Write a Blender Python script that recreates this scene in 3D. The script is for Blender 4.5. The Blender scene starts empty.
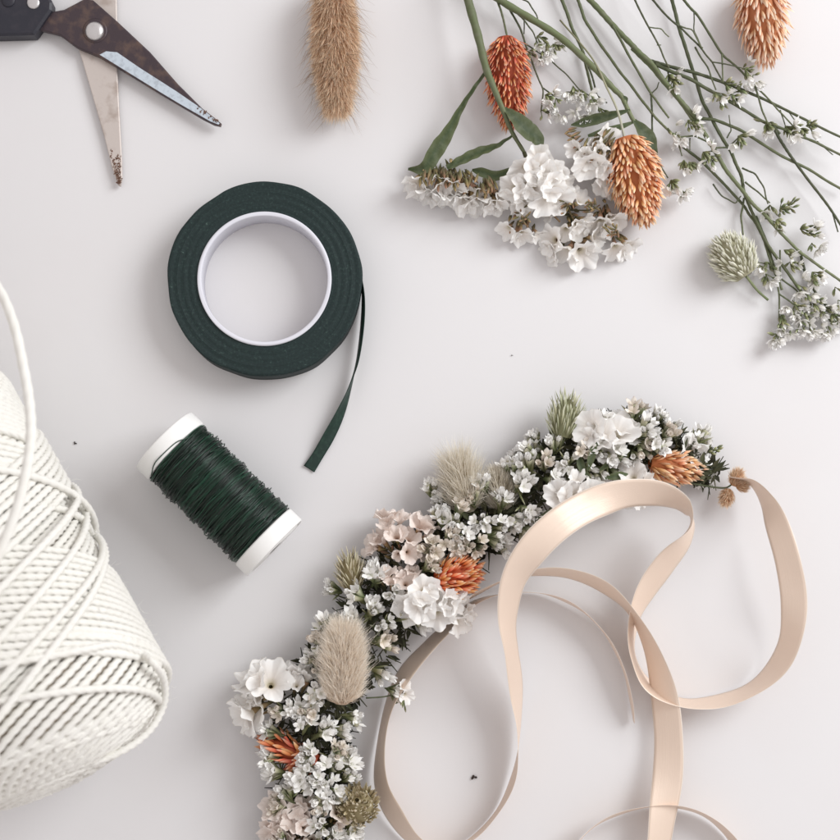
import bpy, math, random
import numpy as np
random.seed(7); rng = np.random.default_rng(7)
R = math.radians
sc = bpy.context.scene
S = 0.0005            # one working unit is half a millimetre
CX, CY, H = 360.0, 540.0, 1500.0     # point of the table straight below the lens, lens height

# ---------------- camera, world, light ----------------
cd = bpy.data.cameras.new('camera'); cam = bpy.data.objects.new('camera', cd)
sc.collection.objects.link(cam); sc.camera = cam
cam.location = ((CX-420)*S, (420-CY)*S, H*S)
cd.sensor_width = 36; cd.lens = 36*H/840
cd.shift_x = (420-CX)/840; cd.shift_y = (CY-420)/840
cd.clip_start = 0.01; cd.clip_end = 20
cd.dof.use_dof = True; cd.dof.focus_distance = (H-25)*S; cd.dof.aperture_fstop = 9
w = bpy.data.worlds.new('World'); sc.world = w; w.use_nodes = True
bg = w.node_tree.nodes['Background']; bg.inputs[0].default_value = (1.0, 0.945, 0.935, 1); bg.inputs[1].default_value = 0.74
ld = bpy.data.lights.new('window_light', 'AREA'); ld.shape = 'RECTANGLE'; ld.size = 0.75; ld.size_y = 0.75
ld.energy = 14.8; ld.color = (0.955, 0.985, 1.0)
lo = bpy.data.objects.new('window_light', ld); sc.collection.objects.link(lo)
lo.location = (0.95, 0.55, 0.85)
from mathutils import Vector, Matrix
lo.rotation_euler = (Vector((0.03, 0, 0))-Vector(lo.location)).to_track_quat('-Z', 'Y').to_euler()
sc.view_settings.view_transform = 'Standard'; sc.view_settings.look = 'None'
sc.view_settings.exposure = 0.0; sc.view_settings.gamma = 1
sc.render.engine = 'CYCLES'

# ---------------- helpers ----------------
def P(px, py, z=0.0):
    f = 1-z/H
    return np.array([CX+(px-CX)*f-420, 420-(CY+(py-CY)*f), z], float)
def nrm(v):
    v = np.asarray(v, float); return v/(np.linalg.norm(v)+1e-12)
def cr(pts, n=8):
    p = np.asarray(pts, float); p = np.vstack([2*p[0]-p[1], p, 2*p[-1]-p[-2]]); out = []
    for i in range(1, len(p)-2):
        for t in np.linspace(0, 1, n, endpoint=False):
            a, b, c, d = p[i-1:i+3]
            out.append(.5*((2*b)+(-a+c)*t+(2*a-5*b+4*c-d)*t*t+(-a+3*b-3*c+d)*t**3))
    out.append(p[-2]); return np.array(out)
def frame(d, roll=0):
    d = nrm(d); a = np.array([0, 0, 1.]) if abs(d[2]) < .9 else np.array([1., 0, 0])
    x = nrm(np.cross(a, d)); y = np.cross(d, x)
    c, s = math.cos(roll), math.sin(roll)
    return np.array([c*x+s*y, -s*x+c*y, d])     # rows: local x, y, z
class MB:
    def __init__(s): s.v=[]; s.f=[]; s.m=[]; s.t=[]; s.r=[]; s.n=0
    def add(s, V, F, t=0.0, r=None, m=0):
        V = np.asarray(V, float); k = len(V)
        s.v.append(V); s.t.append(np.broadcast_to(np.asarray(t, float), (k,)))
        s.r.append(np.full(k, random.random() if r is None else r))
        F = np.asarray(F)+s.n; s.f.extend(F.tolist()); s.m.extend([m]*len(F)); s.n += k
    def tube(s, pts, rad, sides=6, t=0.0, r=None, m=0, cap=True, mod=None):
        pts = np.asarray(pts, float); n = len(pts); rad = np.broadcast_to(np.asarray(rad, float), (n,))
        T = np.gradient(pts, axis=0); T /= np.linalg.norm(T, axis=1)[:, None]+1e-12
        u = frame(T[0])[0]; A = np.linspace(0, 2*math.pi, sides, endpoint=False); V = np.zeros((n, sides, 3))
        for i in range(n):
            u = u-np.dot(u, T[i])*T[i]; u = nrm(u); w_ = np.cross(T[i], u)
            rr = rad[i]*(1 if mod is None else mod(i, A))
            V[i] = pts[i]+np.outer(np.cos(A)*rr, u)+np.outer(np.sin(A)*rr, w_)
        idx = np.arange(n*sides).reshape(n, sides); nx = np.roll(idx, -1, axis=1)
        F = np.stack([idx[:-1], nx[:-1], nx[1:], idx[1:]], -1).reshape(-1, 4)
        tt = np.repeat(np.broadcast_to(np.asarray(t, float), (n,)), sides)
        s.add(V.reshape(-1, 3), F, tt, r, m)
        if cap:
            base = s.n-n*sides
            s.f.append((idx[0][::-1]+base).tolist()); s.m.append(m); s.f.append((idx[-1]+base).tolist()); s.m.append(m)
    def inst(s, tpl, pos, d, scale=1.0, roll=None, r=None, m=0):
        V, F, t = tpl; M = frame(d, random.uniform(0, 6.28) if roll is None else roll)
        if np.ndim(scale) == 0: scale = (scale,)*3
        s.add((V*np.array(scale))@M+pos, F, t, r, m)
    def build(s, name, mats, parent=None, smooth=True, origin=None):
        V = np.vstack(s.v)*S; org = np.zeros(3) if origin is None else np.asarray(origin)*S
        me = bpy.data.meshes.new(name); me.from_pydata((V-org).tolist(), [], s.f)
        if not isinstance(mats, (list, tuple)): mats = [mats]
        for m in mats: me.materials.append(m)
        me.polygons.foreach_set('material_index', s.m)
        me.polygons.foreach_set('use_smooth', [smooth]*len(s.f))
        for nm, dat in (('tv', s.t), ('rv', s.r)):
            a = me.attributes.new(nm, 'FLOAT', 'POINT'); a.data.foreach_set('value', np.concatenate(dat).astype(np.float32))
        o = bpy.data.objects.new(name, me); sc.collection.objects.link(o)
        if parent is not None:
            o.parent = parent; wp = world_loc(parent); o.location = Vector(org)-wp
        else: o.location = org
        me.update(); return o
def world_loc(o):
    l = Vector(o.location)
    while o.parent: o = o.parent; l += Vector(o.location)
    return l
def thing(name, label, cat, at, group=None):
    o = bpy.data.objects.new(name, None); sc.collection.objects.link(o)
    o.location = tuple(np.asarray(at)*S); o.empty_display_size = .01
    o['label'] = label; o['category'] = cat
    if group: o['group'] = group
    return o
def tag(o, label, cat, group=None):
    o['label'] = label; o['category'] = cat
    if group: o['group'] = group
    return o

# ---------------- materials ----------------
class MT:
    def __init__(s, name):
        s.m = bpy.data.materials.new(name); s.m.use_nodes = True; s.nt = s.m.node_tree; s.b = s.nt.nodes['Principled BSDF']; s.out = s.nt.nodes['Material Output']
    def n(s, ty, **k):
        x = s.nt.nodes.new(ty)
        for a, v in k.items(): setattr(x, a, v)
        return x
    def l(s, a, b): s.nt.links.new(a, b)
def ramp(mt, fac, stops):
    r = mt.n('ShaderNodeValToRGB'); e = r.color_ramp.elements
    while len(e) < len(stops): e.new(.5)
    for x, (p, c) in zip(e, stops): x.position = p; x.color = (*c, 1)
    mt.l(fac, r.inputs[0]); return r.outputs[0]
def mat(name, stops, attr='tv', rough=.6, var=.25, noise=None, bump=0, bscale=2000, trans=0, spec=.4, metal=0, sheen=0, hue=0):
    m = MT(name); a = m.n('ShaderNodeAttribute', attribute_name=attr); rv = m.n('ShaderNodeAttribute', attribute_name='rv')
    tc = m.n('ShaderNodeTexCoord'); col = ramp(m, a.outputs['Fac'], stops)
    hs = m.n('ShaderNodeHueSaturation'); mr = m.n('ShaderNodeMapRange'); mr.inputs[3].default_value = 1-var; mr.inputs[4].default_value = 1+var*.6
    m.l(rv.outputs['Fac'], mr.inputs[0]); m.l(mr.outputs[0], hs.inputs['Value']); m.l(col, hs.inputs['Color']); col = hs.outputs[0]
    if hue:
        h2 = m.n('ShaderNodeMapRange'); h2.inputs[3].default_value = .5-hue; h2.inputs[4].default_value = .5+hue
        wn = m.n('ShaderNodeMath', operation='FRACT'); ml = m.n('ShaderNodeMath', operation='MULTIPLY'); ml.inputs[1].default_value = 17.3
        m.l(rv.outputs['Fac'], ml.inputs[0]); m.l(ml.outputs[0], wn.inputs[0]); m.l(wn.outputs[0], h2.inputs[0]); m.l(h2.outputs[0], hs.inputs['Hue'])
    if noise:
        sc_, c2, amt = noise; nz = m.n('ShaderNodeTexNoise'); nz.inputs['Scale'].default_value = sc_; nz.inputs['Detail'].default_value = 5
        m.l(tc.outputs['Object'], nz.inputs['Vector'])
        f = m.n('ShaderNodeMapRange'); f.inputs[1].default_value = .48; f.inputs[2].default_value = .68; f.inputs[4].default_value = amt
        m.l(nz.outputs[0], f.inputs[0]); mx = m.n('ShaderNodeMix', data_type='RGBA'); m.l(f.outputs[0], mx.inputs[0]); m.l(col, mx.inputs[6]); mx.inputs[7].default_value = (*c2, 1); col = mx.outputs[2]
    m.l(col, m.b.inputs['Base Color']); m.b.inputs['Roughness'].default_value = rough; m.b.inputs['Specular IOR Level'].default_value = spec
    m.b.inputs['Metallic'].default_value = metal; m.b.inputs['Sheen Weight'].default_value = sheen
    if bump:
        nz = m.n('ShaderNodeTexNoise'); nz.inputs['Scale'].default_value = bscale; nz.inputs['Detail'].default_value = 4; m.l(tc.outputs['Object'], nz.inputs['Vector'])
        bp = m.n('ShaderNodeBump'); bp.inputs['Strength'].default_value = bump; bp.inputs['Distance'].default_value = .0003; m.l(nz.outputs[0], bp.inputs['Height']); m.l(bp.outputs[0], m.b.inputs['Normal'])
    if trans:
        tr = m.n('ShaderNodeBsdfTranslucent'); m.l(col, tr.inputs[0]); ms = m.n('ShaderNodeMixShader'); ms.inputs[0].default_value = trans
        m.l(m.b.outputs[0], ms.inputs[1]); m.l(tr.outputs[0], ms.inputs[2]); m.l(ms.outputs[0], m.out.inputs[0])
    return m.m
def flat(c): return [(0, c), (1, c)]
M = {}
M['table'] = mat('painted_board', flat((.72, .708, .715)), rough=.75, var=0, noise=(9, (.705, .685, .688), .7), bump=.06, bscale=900, spec=.2)
M['petal'] = mat('papery_white', [(0, (.66, .60, .42)), (.3, (.93, .88, .83)), (.96, (.97, .965, .955)), (1, (.93, .89, .82))], rough=.8, var=.02, trans=.24, spec=.15, bump=.2, bscale=1500)
M['blush'] = mat('papery_blush', [(0, (.62, .42, .30)), (.3, (.86, .74, .67)), (1, (.93, .85, .80))], rough=.8, var=.05, trans=.2, spec=.15, bump=.25, bscale=1500)
M['bud'] = mat('small_white_blossom', [(0, (.40, .42, .24)), (.4, (.89, .87, .83)), (1, (.97, .965, .955))], rough=.75, var=.05, trans=.16, spec=.2)
M['budcream'] = mat('cream_blossom', [(0, (.38, .36, .20)), (.4, (.74, .66, .56)), (.9, (.90, .85, .79)), (1, (.66, .52, .40))], rough=.75, var=.1, trans=.15, spec=.2)
M['calyx'] = mat('olive_calyx', [(0, (.08, .09, .035)), (.6, (.20, .22, .10)), (1, (.50, .48, .35))], rough=.7, var=.4, hue=.03)
M['husk'] = mat('brown_husk', [(0, (.09, .09, .04)), (.5, (.17, .13, .06)), (1, (.42, .26, .14))], rough=.7, var=.4, hue=.03)
M['stem'] = mat('dry_stem', [(0, (.125, .155, .07)), (1, (.19, .215, .11))], rough=.6, var=.35, noise=(260, (.16, .16, .11), .6), bump=.3, bscale=1800)
M['stemdark'] = mat('dark_dry_stem', [(0, (.07, .085, .04)), (1, (.115, .13, .065))], rough=.6, var=.35, noise=(260, (.12, .115, .07), .5))
M['leaf'] = mat('dry_leaf', [(0, (.05, .075, .03)), (.5, (.075, .097, .038)), (1, (.11, .13, .06))], rough=.6, var=.2, noise=(300, (.13, .15, .09), .5), bump=.5, bscale=900, trans=.1)
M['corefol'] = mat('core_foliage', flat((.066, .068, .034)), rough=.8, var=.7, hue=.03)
M['orange'] = mat('orange_bract', [(0, (.55, .09, .02)), (.4, (.82, .22, .06)), (.75, (.90, .42, .20)), (1, (.93, .70, .50))], rough=.65, var=.3, trans=.12, hue=.018)
M['orange2'] = mat('deep_orange_bract', [(0, (.45, .08, .025)), (.4, (.70, .185, .075)), (.75, (.80, .36, .19)), (1, (.90, .64, .46))], rough=.65, var=.35, trans=.12, hue=.018)
M['peach'] = mat('peach_bract', [(0, (.62, .24, .10)), (.4, (.86, .50, .30)), (.75, (.92, .68, .51)), (1, (.95, .82, .70))], rough=.7, var=.2, trans=.15, hue=.012)
M['amber'] = mat('amber_bract', [(0, (.60, .19, .06)), (.45, (.84, .42, .20)), (.75, (.91, .58, .36)), (1, (.95, .80, .60))], rough=.6, var=.3, trans=.12, hue=.015)
M['palegreen'] = mat('pale_green_bract', [(0, (.28, .28, .15)), (.5, (.50, .51, .34)), (1, (.76, .76, .62))], rough=.7, var=.25, trans=.15, hue=.02)
M['palecream'] = mat('cream_bract', [(0, (.44, .42, .28)), (.5, (.70, .69, .55)), (1, (.90, .89, .80))], rough=.7, var=.18, trans=.2, hue=.015)
M['strawcream'] = mat('straw_cream_bract', [(0, (.42, .35, .20)), (.5, (.70, .62, .44)), (1, (.88, .82, .68))], rough=.7, var=.2, trans=.2, hue=.01)
M['straw'] = mat('straw_bract', [(0, (.32, .26, .13)), (.5, (.58, .52, .36)), (1, (.78, .73, .58))], rough=.7, var=.25, trans=.15, hue=.015)
M['tan'] = mat('tan_hair', [(0, (.56, .30, .15)), (.5, (.78, .53, .34)), (1, (.90, .77, .60))], rough=.6, var=.25, trans=.12, hue=.01)
M['cream'] = mat('cream_hair', [(0, (.74, .58, .44)), (.5, (.92, .81, .68)), (1, (.96, .91, .83))], rough=.6, var=.12, trans=.16)
M['pale'] = mat('pale_hair', [(0, (.70, .62, .48)), (1, (.88, .84, .76))], rough=.6, var=.12, trans=.3)
M['awn'] = mat('brown_awn', flat((.34, .22, .14)), rough=.6, var=.3)
M['brown'] = mat('dried_brown', [(0, (.25, .13, .06)), (1, (.60, .38, .24))], rough=.8, var=.3)
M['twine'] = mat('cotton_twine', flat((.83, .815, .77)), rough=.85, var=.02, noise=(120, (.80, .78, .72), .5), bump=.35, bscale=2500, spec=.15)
M['twine_gap_shade'] = mat('inner_twine_gap_shade', flat((.36, .30, .23)), rough=.95, var=0)  # shade in the gaps between strands, painted as a dark brown body
M['tape'] = mat('floral_tape', flat((.020, .040, .036)), rough=.62, var=.15, noise=(500, (.035, .062, .055), .6), bump=.4, bscale=1500, spec=.35)
M['tapeside'] = mat('floral_tape_tail', flat((.010, .030, .022)), rough=.5, var=.15, noise=(400, (.025, .06, .042), .6), bump=.5, bscale=900)
M['core'] = mat('white_plastic_core', flat((.70, .70, .76)), rough=.5, var=0)
M['plastic'] = mat('white_plastic', flat((.86, .855, .84)), rough=.45, var=0, bump=.05, bscale=700)
M['wire'] = mat('green_lacquered_wire', [(0, (.002, .009, .005)), (1, (.010, .065, .034))], attr='rv', rough=.32, var=0, spec=.6)
M['wirecore'] = mat('inner_wire', flat((.003, .012, .008)), rough=.5, var=0)
M['blade'] = mat('worn_steel', flat((.56, .50, .465)), rough=.5, var=0, noise=(170, (.36, .29, .25), .7), metal=.25, bump=.2, bscale=400)
M['bevel'] = mat('ground_steel', flat((.56, .63, .70)), rough=.4, var=0, noise=(500, (.36, .40, .45), .6), metal=.25)
M['dark'] = mat('tarnished_steel', flat((.060, .043, .050)), rough=.42, var=0, noise=(160, (.13, .085, .07), .8), metal=.3, bump=.5, bscale=600)
M['grip'] = mat('black_plastic', flat((.022, .022, .032)), rough=.45, var=0, noise=(260, (.035, .032, .042), .6), bump=.2, bscale=900)
M['rust'] = mat('rust', flat((.15, .08, .055)), rough=.9, var=.3, noise=(900, (.25, .16, .12), .8))
M['rivet'] = mat('rivet_steel', flat((.62, .60, .60)), rough=.33, var=0, metal=.75, noise=(300, (.4, .38, .37), .5), bump=.3, bscale=500)
M['crumb'] = mat('crumb', flat((.05, .035, .03)), rough=.8)
def tape_rings():
    m = MT('wound_tape_face'); b = m.b; tc = m.n('ShaderNodeTexCoord'); sp = m.n('ShaderNodeSeparateXYZ'); m.l(tc.outputs['Object'], sp.inputs[0])
    ln = m.n('ShaderNodeVectorMath', operation='LENGTH'); cb = m.n('ShaderNodeCombineXYZ'); m.l(sp.outputs[0], cb.inputs[0]); m.l(sp.outputs[1], cb.inputs[1]); m.l(cb.outputs[0], ln.inputs[0])
    nz = m.n('ShaderNodeTexNoise'); nz.inputs['Scale'].default_value = 900; nz.inputs['Detail'].default_value = 6; m.l(tc.outputs['Object'], nz.inputs['Vector'])
    nr = m.n('ShaderNodeTexNoise', noise_dimensions='1D'); nr.inputs['Scale'].default_value = 1700; nr.inputs['Detail'].default_value = 3; m.l(ln.outputs['Value'], nr.inputs['W'])
    c = ramp(m, nz.outputs[0], [(.35, (.011, .022, .022)), (.6, (.015, .030, .029)), (.74, (.035, .062, .055)), (.80, (.16, .24, .21))]); 
    mx = m.n('ShaderNodeMix', data_type='RGBA', blend_type='MULTIPLY'); mx.inputs[0].default_value = .28
    g = ramp(m, nr.outputs[0], [(.3, (.45, .45, .45)), (.7, (1.25, 1.25, 1.25))]); m.l(c, mx.inputs[6]); m.l(g, mx.inputs[7]); m.l(mx.outputs[2], b.inputs['Base Color'])
    b.inputs['Roughness'].default_value = .68; b.inputs['Specular IOR Level'].default_value = .3
    ad = m.n('ShaderNodeMath', operation='ADD'); m.l(nr.outputs[0], ad.inputs[0]); m.l(nz.outputs[0], ad.inputs[1])
    bp = m.n('ShaderNodeBump'); bp.inputs['Strength'].default_value = .5; bp.inputs['Distance'].default_value = .0003; m.l(ad.outputs[0], bp.inputs['Height']); m.l(bp.outputs[0], b.inputs['Normal'])
    return m.m
M['tapeface'] = tape_rings()
def satin():
    m = MT('peach_satin'); b = m.b; a = m.n('ShaderNodeAttribute', attribute_name='tv')
    c = ramp(m, a.outputs['Fac'], [(0, (.90, .79, .69)), (.02, (.90, .79, .69)), (.04, (.76, .60, .48)), (.065, (.85, .69, .57)), (.935, (.85, .69, .57)), (.96, (.76, .60, .48)), (.98, (.90, .79, .69)), (1, (.90, .79, .69))])
    m.l(c, b.inputs['Base Color']); b.inputs['Roughness'].default_value = .47; b.inputs['Specular IOR Level'].default_value = .8; b.inputs['Metallic'].default_value = .22
    b.inputs['Sheen Weight'].default_value = .15
    wv = m.n('ShaderNodeTexNoise', noise_dimensions='1D'); wv.inputs['Scale'].default_value = 55; wv.inputs['Detail'].default_value = 3; m.l(a.outputs['Fac'], wv.inputs['W'])
    tc = m.n('ShaderNodeTexCoord'); n2 = m.n('ShaderNodeTexNoise'); n2.inputs['Scale'].default_value = 130; n2.inputs['Detail'].default_value = 6; m.l(tc.outputs['Object'], n2.inputs['Vector'])
    ad = m.n('ShaderNodeMath', operation='ADD'); m.l(wv.outputs[0], ad.inputs[0]); m.l(n2.outputs[0], ad.inputs[1])
    bp = m.n('ShaderNodeBump'); bp.inputs['Strength'].default_value = .35; bp.inputs['Distance'].default_value = .0003; m.l(ad.outputs[0], bp.inputs['Height']); m.l(bp.outputs[0], b.inputs['Normal'])
    tr = m.n('ShaderNodeBsdfTranslucent'); m.l(c, tr.inputs[0]); ms = m.n('ShaderNodeMixShader'); ms.inputs[0].default_value = .07
    m.l(b.outputs[0], ms.inputs[1]); m.l(tr.outputs[0], ms.inputs[2]); m.l(ms.outputs[0], m.out.inputs[0]); return m.m
M['satin'] = satin()

# ---------------- templates ----------------
def petal_cup(seed, lobes=5, open_=.62, na=60, nt=7, ruff=1.0, cut=.22):
    r_ = np.random.default_rng(seed); V = []; T = []
    ph = r_.uniform(0, 6.28, 4)
    for i in range(nt):
        t = i/(nt-1)
        for k in range(na):
            a = 2*math.pi*k/na
            lob = abs(math.cos(lobes*a/2+ph[0]))**.6
            r = (.08+.92*t**1.25)*(1-cut*t**3*(1-lob)-.04*t*math.sin(11*a+ph[1]))*open_*1.45
            z = (1.0-.35*t)*t*1.25+ruff*t*t*(.13*math.sin(lobes*a+ph[2])+.07*math.sin(9*a+ph[3]))+.028*t*math.cos(20*a+ph[0])+.012*t*math.cos(30*a)
            V.append((r*math.cos(a), r*math.sin(a), z)); T.append(t)
    F = [(i*na+k, i*na+(k+1) % na, (i+1)*na+(k+1) % na, (i+1)*na+k) for i in range(nt-1) for k in range(na)]
    return np.array(V), np.array(F), np.array(T)
CUPS = [petal_cup(s, open_=o, ruff=q, cut=c) for s, o, q, c in ((1, .66, .9, .14), (2, .78, 1.1, .2), (3, .55, 1.0, .12), (4, .72, 1.3, .22), (5, .46, .8, .16), (6, .36, .9, .12), (7, .82, 1.0, .3))]
def star(seed, spread):
    r_ = np.random.default_rng(seed); V = []; F = []; T = []
    for k in range(5):
        a = 2*math.pi*k/5+r_.normal(0, .1); s_ = spread*r_.uniform(.8, 1.2); n = len(V)
        d = np.array([math.cos(a)*math.sin(s_), math.sin(a)*math.sin(s_), math.cos(s_)]); tn = np.array([-math.sin(a), math.cos(a), 0]); nn = np.cross(tn, d)
        for (u, wd, lift) in ((.0, .10, 0), (.35, .24, .04), (.7, .27, .0), (1.0, .03, -.05)):
            for sgn in (-1, 0, 1):
                V.append(d*u+tn*wd*sgn+nn*(lift-(.07 if sgn == 0 else 0))); T.append(.15+.85*u)
        for i in range(3):
            for j in range(2): F.append((n+i*3+j, n+i*3+j+1, n+(i+1)*3+j+1, n+(i+1)*3+j))
    return np.array(V), np.array(F), np.array(T)
STARS = [star(1, .35), star(2, .7), star(3, 1.05), star(4, .25), star(5, .9)]
def spindle(n=6, prof=((0, .15), (.25, .8), (.55, 1), (.8, .7), (1, .05))):
    V = []; T = []; F = []
    for (z, r) in prof:
        for k in range(n):
            a = 6.2832*k/n; q = 1+(.12 if k % 2 else -.08); V.append((r*q*math.cos(a), r*q*math.sin(a), z)); T.append(z)
    for i in range(len(prof)-1):
        for k in range(n): F.append((i*n+k, i*n+(k+1) % n, (i+1)*n+(k+1) % n, (i+1)*n+k))
    return np.array(V), np.array(F), np.array(T)
SPIN = spindle()
CALYX = spindle(prof=((0, .25), (.2, .55), (.6, .75), (.9, 1.0), (1, .9)))
def bract():      # keeled pointed scale along +z, width in x, keel to +y
    V = []; T = []; F = []
    for (z, wd, k) in ((0, .12, .05), (.3, .42, .22), (.6, .46, .26), (.82, .28, .14), (1, .02, .0)):
        for x in (-1, -.5, 0, .5, 1): V.append((x*wd*.5, k*(1-x*x)**.7, z)); T.append(z)
    for i in range(4):
        for j in range(4): F.append((i*5+j, i*5+j+1, (i+1)*5+j+1, (i+1)*5+j))
    return np.array(V), np.array(F), np.array(T)
BR = bract()
def leafshape(mb, pts, widths, fold=.25, m=0, r=None, twist=0, rip=0):
    p = cr(pts, 7); wd = np.interp(np.linspace(0, 1, len(p)), np.linspace(0, 1, len(widths)), widths); n = len(p)
    T = np.gradient(p, axis=0); V = []; tt = []
    for i in range(n):
        t = nrm(T[i]); sd = nrm(np.cross(t, [0, 0, 1])); up = np.cross(sd, t); c, s_ = math.cos(twist), math.sin(twist); sd, up = c*sd+s_*up, c*up-s_*sd
        for x in (-1, -.5, 0, .5, 1):
            V.append(p[i]+sd*x*wd[i]+up*(abs(x)*fold*wd[i]+rip*math.sin(i*1.3+x*3))); tt.append(abs(x))
    V = np.array(V); F = [(i*5+j, i*5+j+1, (i+1)*5+j+1, (i+1)*5+j) for i in range(n-1) for j in range(4)]
    mb.add(V, F, tt, r, m)

# ---------------- table ----------------
mb = MB(); mb.add([(-6000, -6000, 0), (6000, -6000, 0), (6000, 6000, 0), (-6000, 6000, 0)], [(0, 1, 2, 3)])
o = mb.build('table', M['table'], smooth=False); o['kind'] = 'structure'

# ---------------- scissors ----------------
def plate(poly, z0, z1, bev=1.2):
    mb = MB(); p = np.array([P(x, y, z1)[:2] for x, y in poly]); n = len(p)
    area = np.sum(p[:, 0]*np.roll(p[:, 1], -1)-np.roll(p[:, 0], -1)*p[:, 1])
    if area < 0: p = p[::-1]
    e = np.roll(p, -1, 0)-p; nn = np.stack([e[:, 1], -e[:, 0]], 1); nn /= np.linalg.norm(nn, axis=1)[:, None]+1e-9
    off = nn+np.roll(nn, 1, 0); off /= np.linalg.norm(off, axis=1)[:, None]+1e-9
    q = p-off*bev
    V = np.vstack([np.c_[p, np.full(n, z0)], np.c_[p, np.full(n, z1-bev*.7)], np.c_[q, np.full(n, z1)]])
    mb.add(V, [(L*n+i, L*n+(i+1) % n, (L+1)*n+(i+1) % n, (L+1)*n+i) for L in (0, 1) for i in range(n)])
    mb.f.append([2*n+i for i in range(n)]); mb.m.append(0); mb.f.append([i for i in range(n)][::-1]); mb.m.append(0)
    return mb
def disc(px, py, z0, z1, r, dome=1.5, mats=None):
    mb = MB(); c = P(px, py, z1); n = 28; V = []; prof = [(r, z0), (r, z1-dome), (r*.85, z1-dome*.4), (r*.5, z1), (r*.15, z1+.05)]
    for rr, z in prof:
        for k in range(n): V.append((c[0]+rr*math.cos(6.2832*k/n), c[1]+rr*math.sin(6.2832*k/n), z))
    F = [(i*n+k, i*n+(k+1) % n, (i+1)*n+(k+1) % n, (i+1)*n+k) for i in range(len(prof)-1) for k in range(n)]
    mb.add(V, F); mb.f.append([(len(prof)-1)*n+k for k in range(n)]); mb.m.append(0); return mb
sci = thing('scissors', 'open scissors with one dark tarnished blade, one bare steel blade and black grips', 'scissors', P(94, 30, 0))
lower = plate([(96, -40), (112, -42), (116.5, 0), (117.2, 40), (117, 68), (119, 110), (121.8, 160), (122, 178), (120.5, 186), (118, 185), (112, 168), (104, 136), (93, 98), (79, 50), (84, 20)], 3, 7, .8)
lb = lower.build('steel_blade', M['blade'], sci, smooth=False)
rs = MB()
for i in range(170):
    t = random.random()**.6; x0 = 109.5+8.8*t; a = P(x0+(120.6-x0)*random.random()**(1.6 if i % 3 else .3), 151+t*32.5, 6.95); rs.inst(SPIN, a, (random.gauss(0, .4), random.gauss(0, 1), .05), (random.uniform(.3, 1.0), .3, random.uniform(.8, 3)))
rs.build('rust_stain', M['rust'], lb)
upper = plate([(36, 29), (50, 12), (64, 9.5), (84, -1), (93, 0), (118, 22), (150, 52), (178, 84), (202, 108), (215, 118), (221.5, 123.5), (220.5, 126), (214, 124.5), (203, 119), (160, 93.5), (130, 75), (100, 57), (77, 47.5), (60, 35), (48, 32)], 8, 13, 1.3)
ub = upper.build('tarnished_blade', M['dark'], sci, smooth=False)
bevp = plate([(99.5, 54.6), (106, 51.2), (117, 52.2), (140, 68), (176, 91), (200, 107.5), (213, 117.5), (219.6, 123.3), (218.6, 124.6), (210, 121.2), (182, 105.2), (160, 92), (130, 73.5)], 12.2, 13.35, .25)
bv = bevp.build('ground_edge', M['bevel'], ub, smooth=False)
rs = MB()
for i in range(26):
    t = random.random(); a = P(198+t*20+random.gauss(0, 1), 107+t*15+random.uniform(-1, 4)*(1-t), 13.5); rs.inst(SPIN, a, (random.gauss(0, 1), random.gauss(0, 1), .1), (random.uniform(.4, 1), .5, random.uniform(.8, 2.6)))
rs.build('rust_stain', M['rust'], ub)
disc(94, 30, 13, 17.5, 9.2, 2.6).build('pivot_rivet', M['rivet'], sci)
ring = disc(95, 30.5, 13, 13.5, 12.2, .2); ring.build('rivet_washer', M['dark'], sci)
grip1 = plate([(-150, 30), (-80, 37), (0, 35.6), (34, 34.6), (37, 31), (51.5, 10), (52, 2), (44, -14), (20, -24), (-70, -30), (-150, -30)], 2, 19, 2.5)
g1 = grip1.build('grip', M['grip'], sci, smooth=False)
disc(33, 2, 19, 21, 6.3, 1.2).build('grip_rivet', M['rivet'], g1); disc(8, 0, 19, 20.6, 6.5, 1).build('grip_rivet', M['grip'], g1)
grip2 = plate([(84, -22), (118, -24), (126, -120), (110, -170), (70, -170), (66, -110)], 1, 17, 2.5); grip2.build('grip', M['grip'], sci, smooth=False)

# ---------------- floral tape roll ----------------
tc = P(264.5, 279, 34); tcx, tcy = tc[0], tc[1]
tr_ = thing('floral_tape_roll', 'roll of dark green floral tape on a white core with its end pulled loose', 'tape roll', (tcx, tcy, 0))
def annulus(r0f, r1f, z0, z1, n=160, nr=16, bev=1.0):
    mb = MB(); V = []; prof = []
    for z, k in ((z0, 1), (z1-bev, 1)): prof.append((k, z, 0))
    prof = [(1, z0), (1, z1-bev), (.985, z1)]+[(1-j/nr*1.0, z1) for j in range(1, nr)]+[(.0, z1), (0, z1-bev*.5), (0, z0)]
    for kk, z in prof:
        for k in range(n):
            a = 6.2832*k/n; ro, ri = r1f(a), r0f(a); r = ri+(ro-ri)*kk
            zz = z+(.5*math.sin(r*.9)+.5*math.sin(3*a) if 0 < kk < .98 else 0)
            V.append((tcx+r*math.cos(a), tcy+r*math.sin(a), zz))
    m_ = len(prof); mb.add(V, [(i*n+k, i*n+(k+1) % n, ((i+1) % m_)*n+(k+1) % n, ((i+1) % m_)*n+k) for i in range(m_) for k in range(n)])
    return mb
def wob(r, amp): return lambda a: r+amp*(math.sin(5*a+.6)*.5+math.sin(11*a+1)*.35+math.sin(17*a)*.2)+(.0 if not 2.0 < a < 2.6 else -1.3*math.sin((a-2)/.6*3.14))
annulus(lambda a: 65.0, wob(95.3, .9), 0, 34).build('tape', M['tapeface'], tr_, origin=(tcx, tcy, 0))
annulus(lambda a: 61.6, lambda a: 65.6, .2, 35.6, nr=3, bev=.6).build('core', M['core'], tr_, origin=(tcx, tcy, 0))
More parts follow.
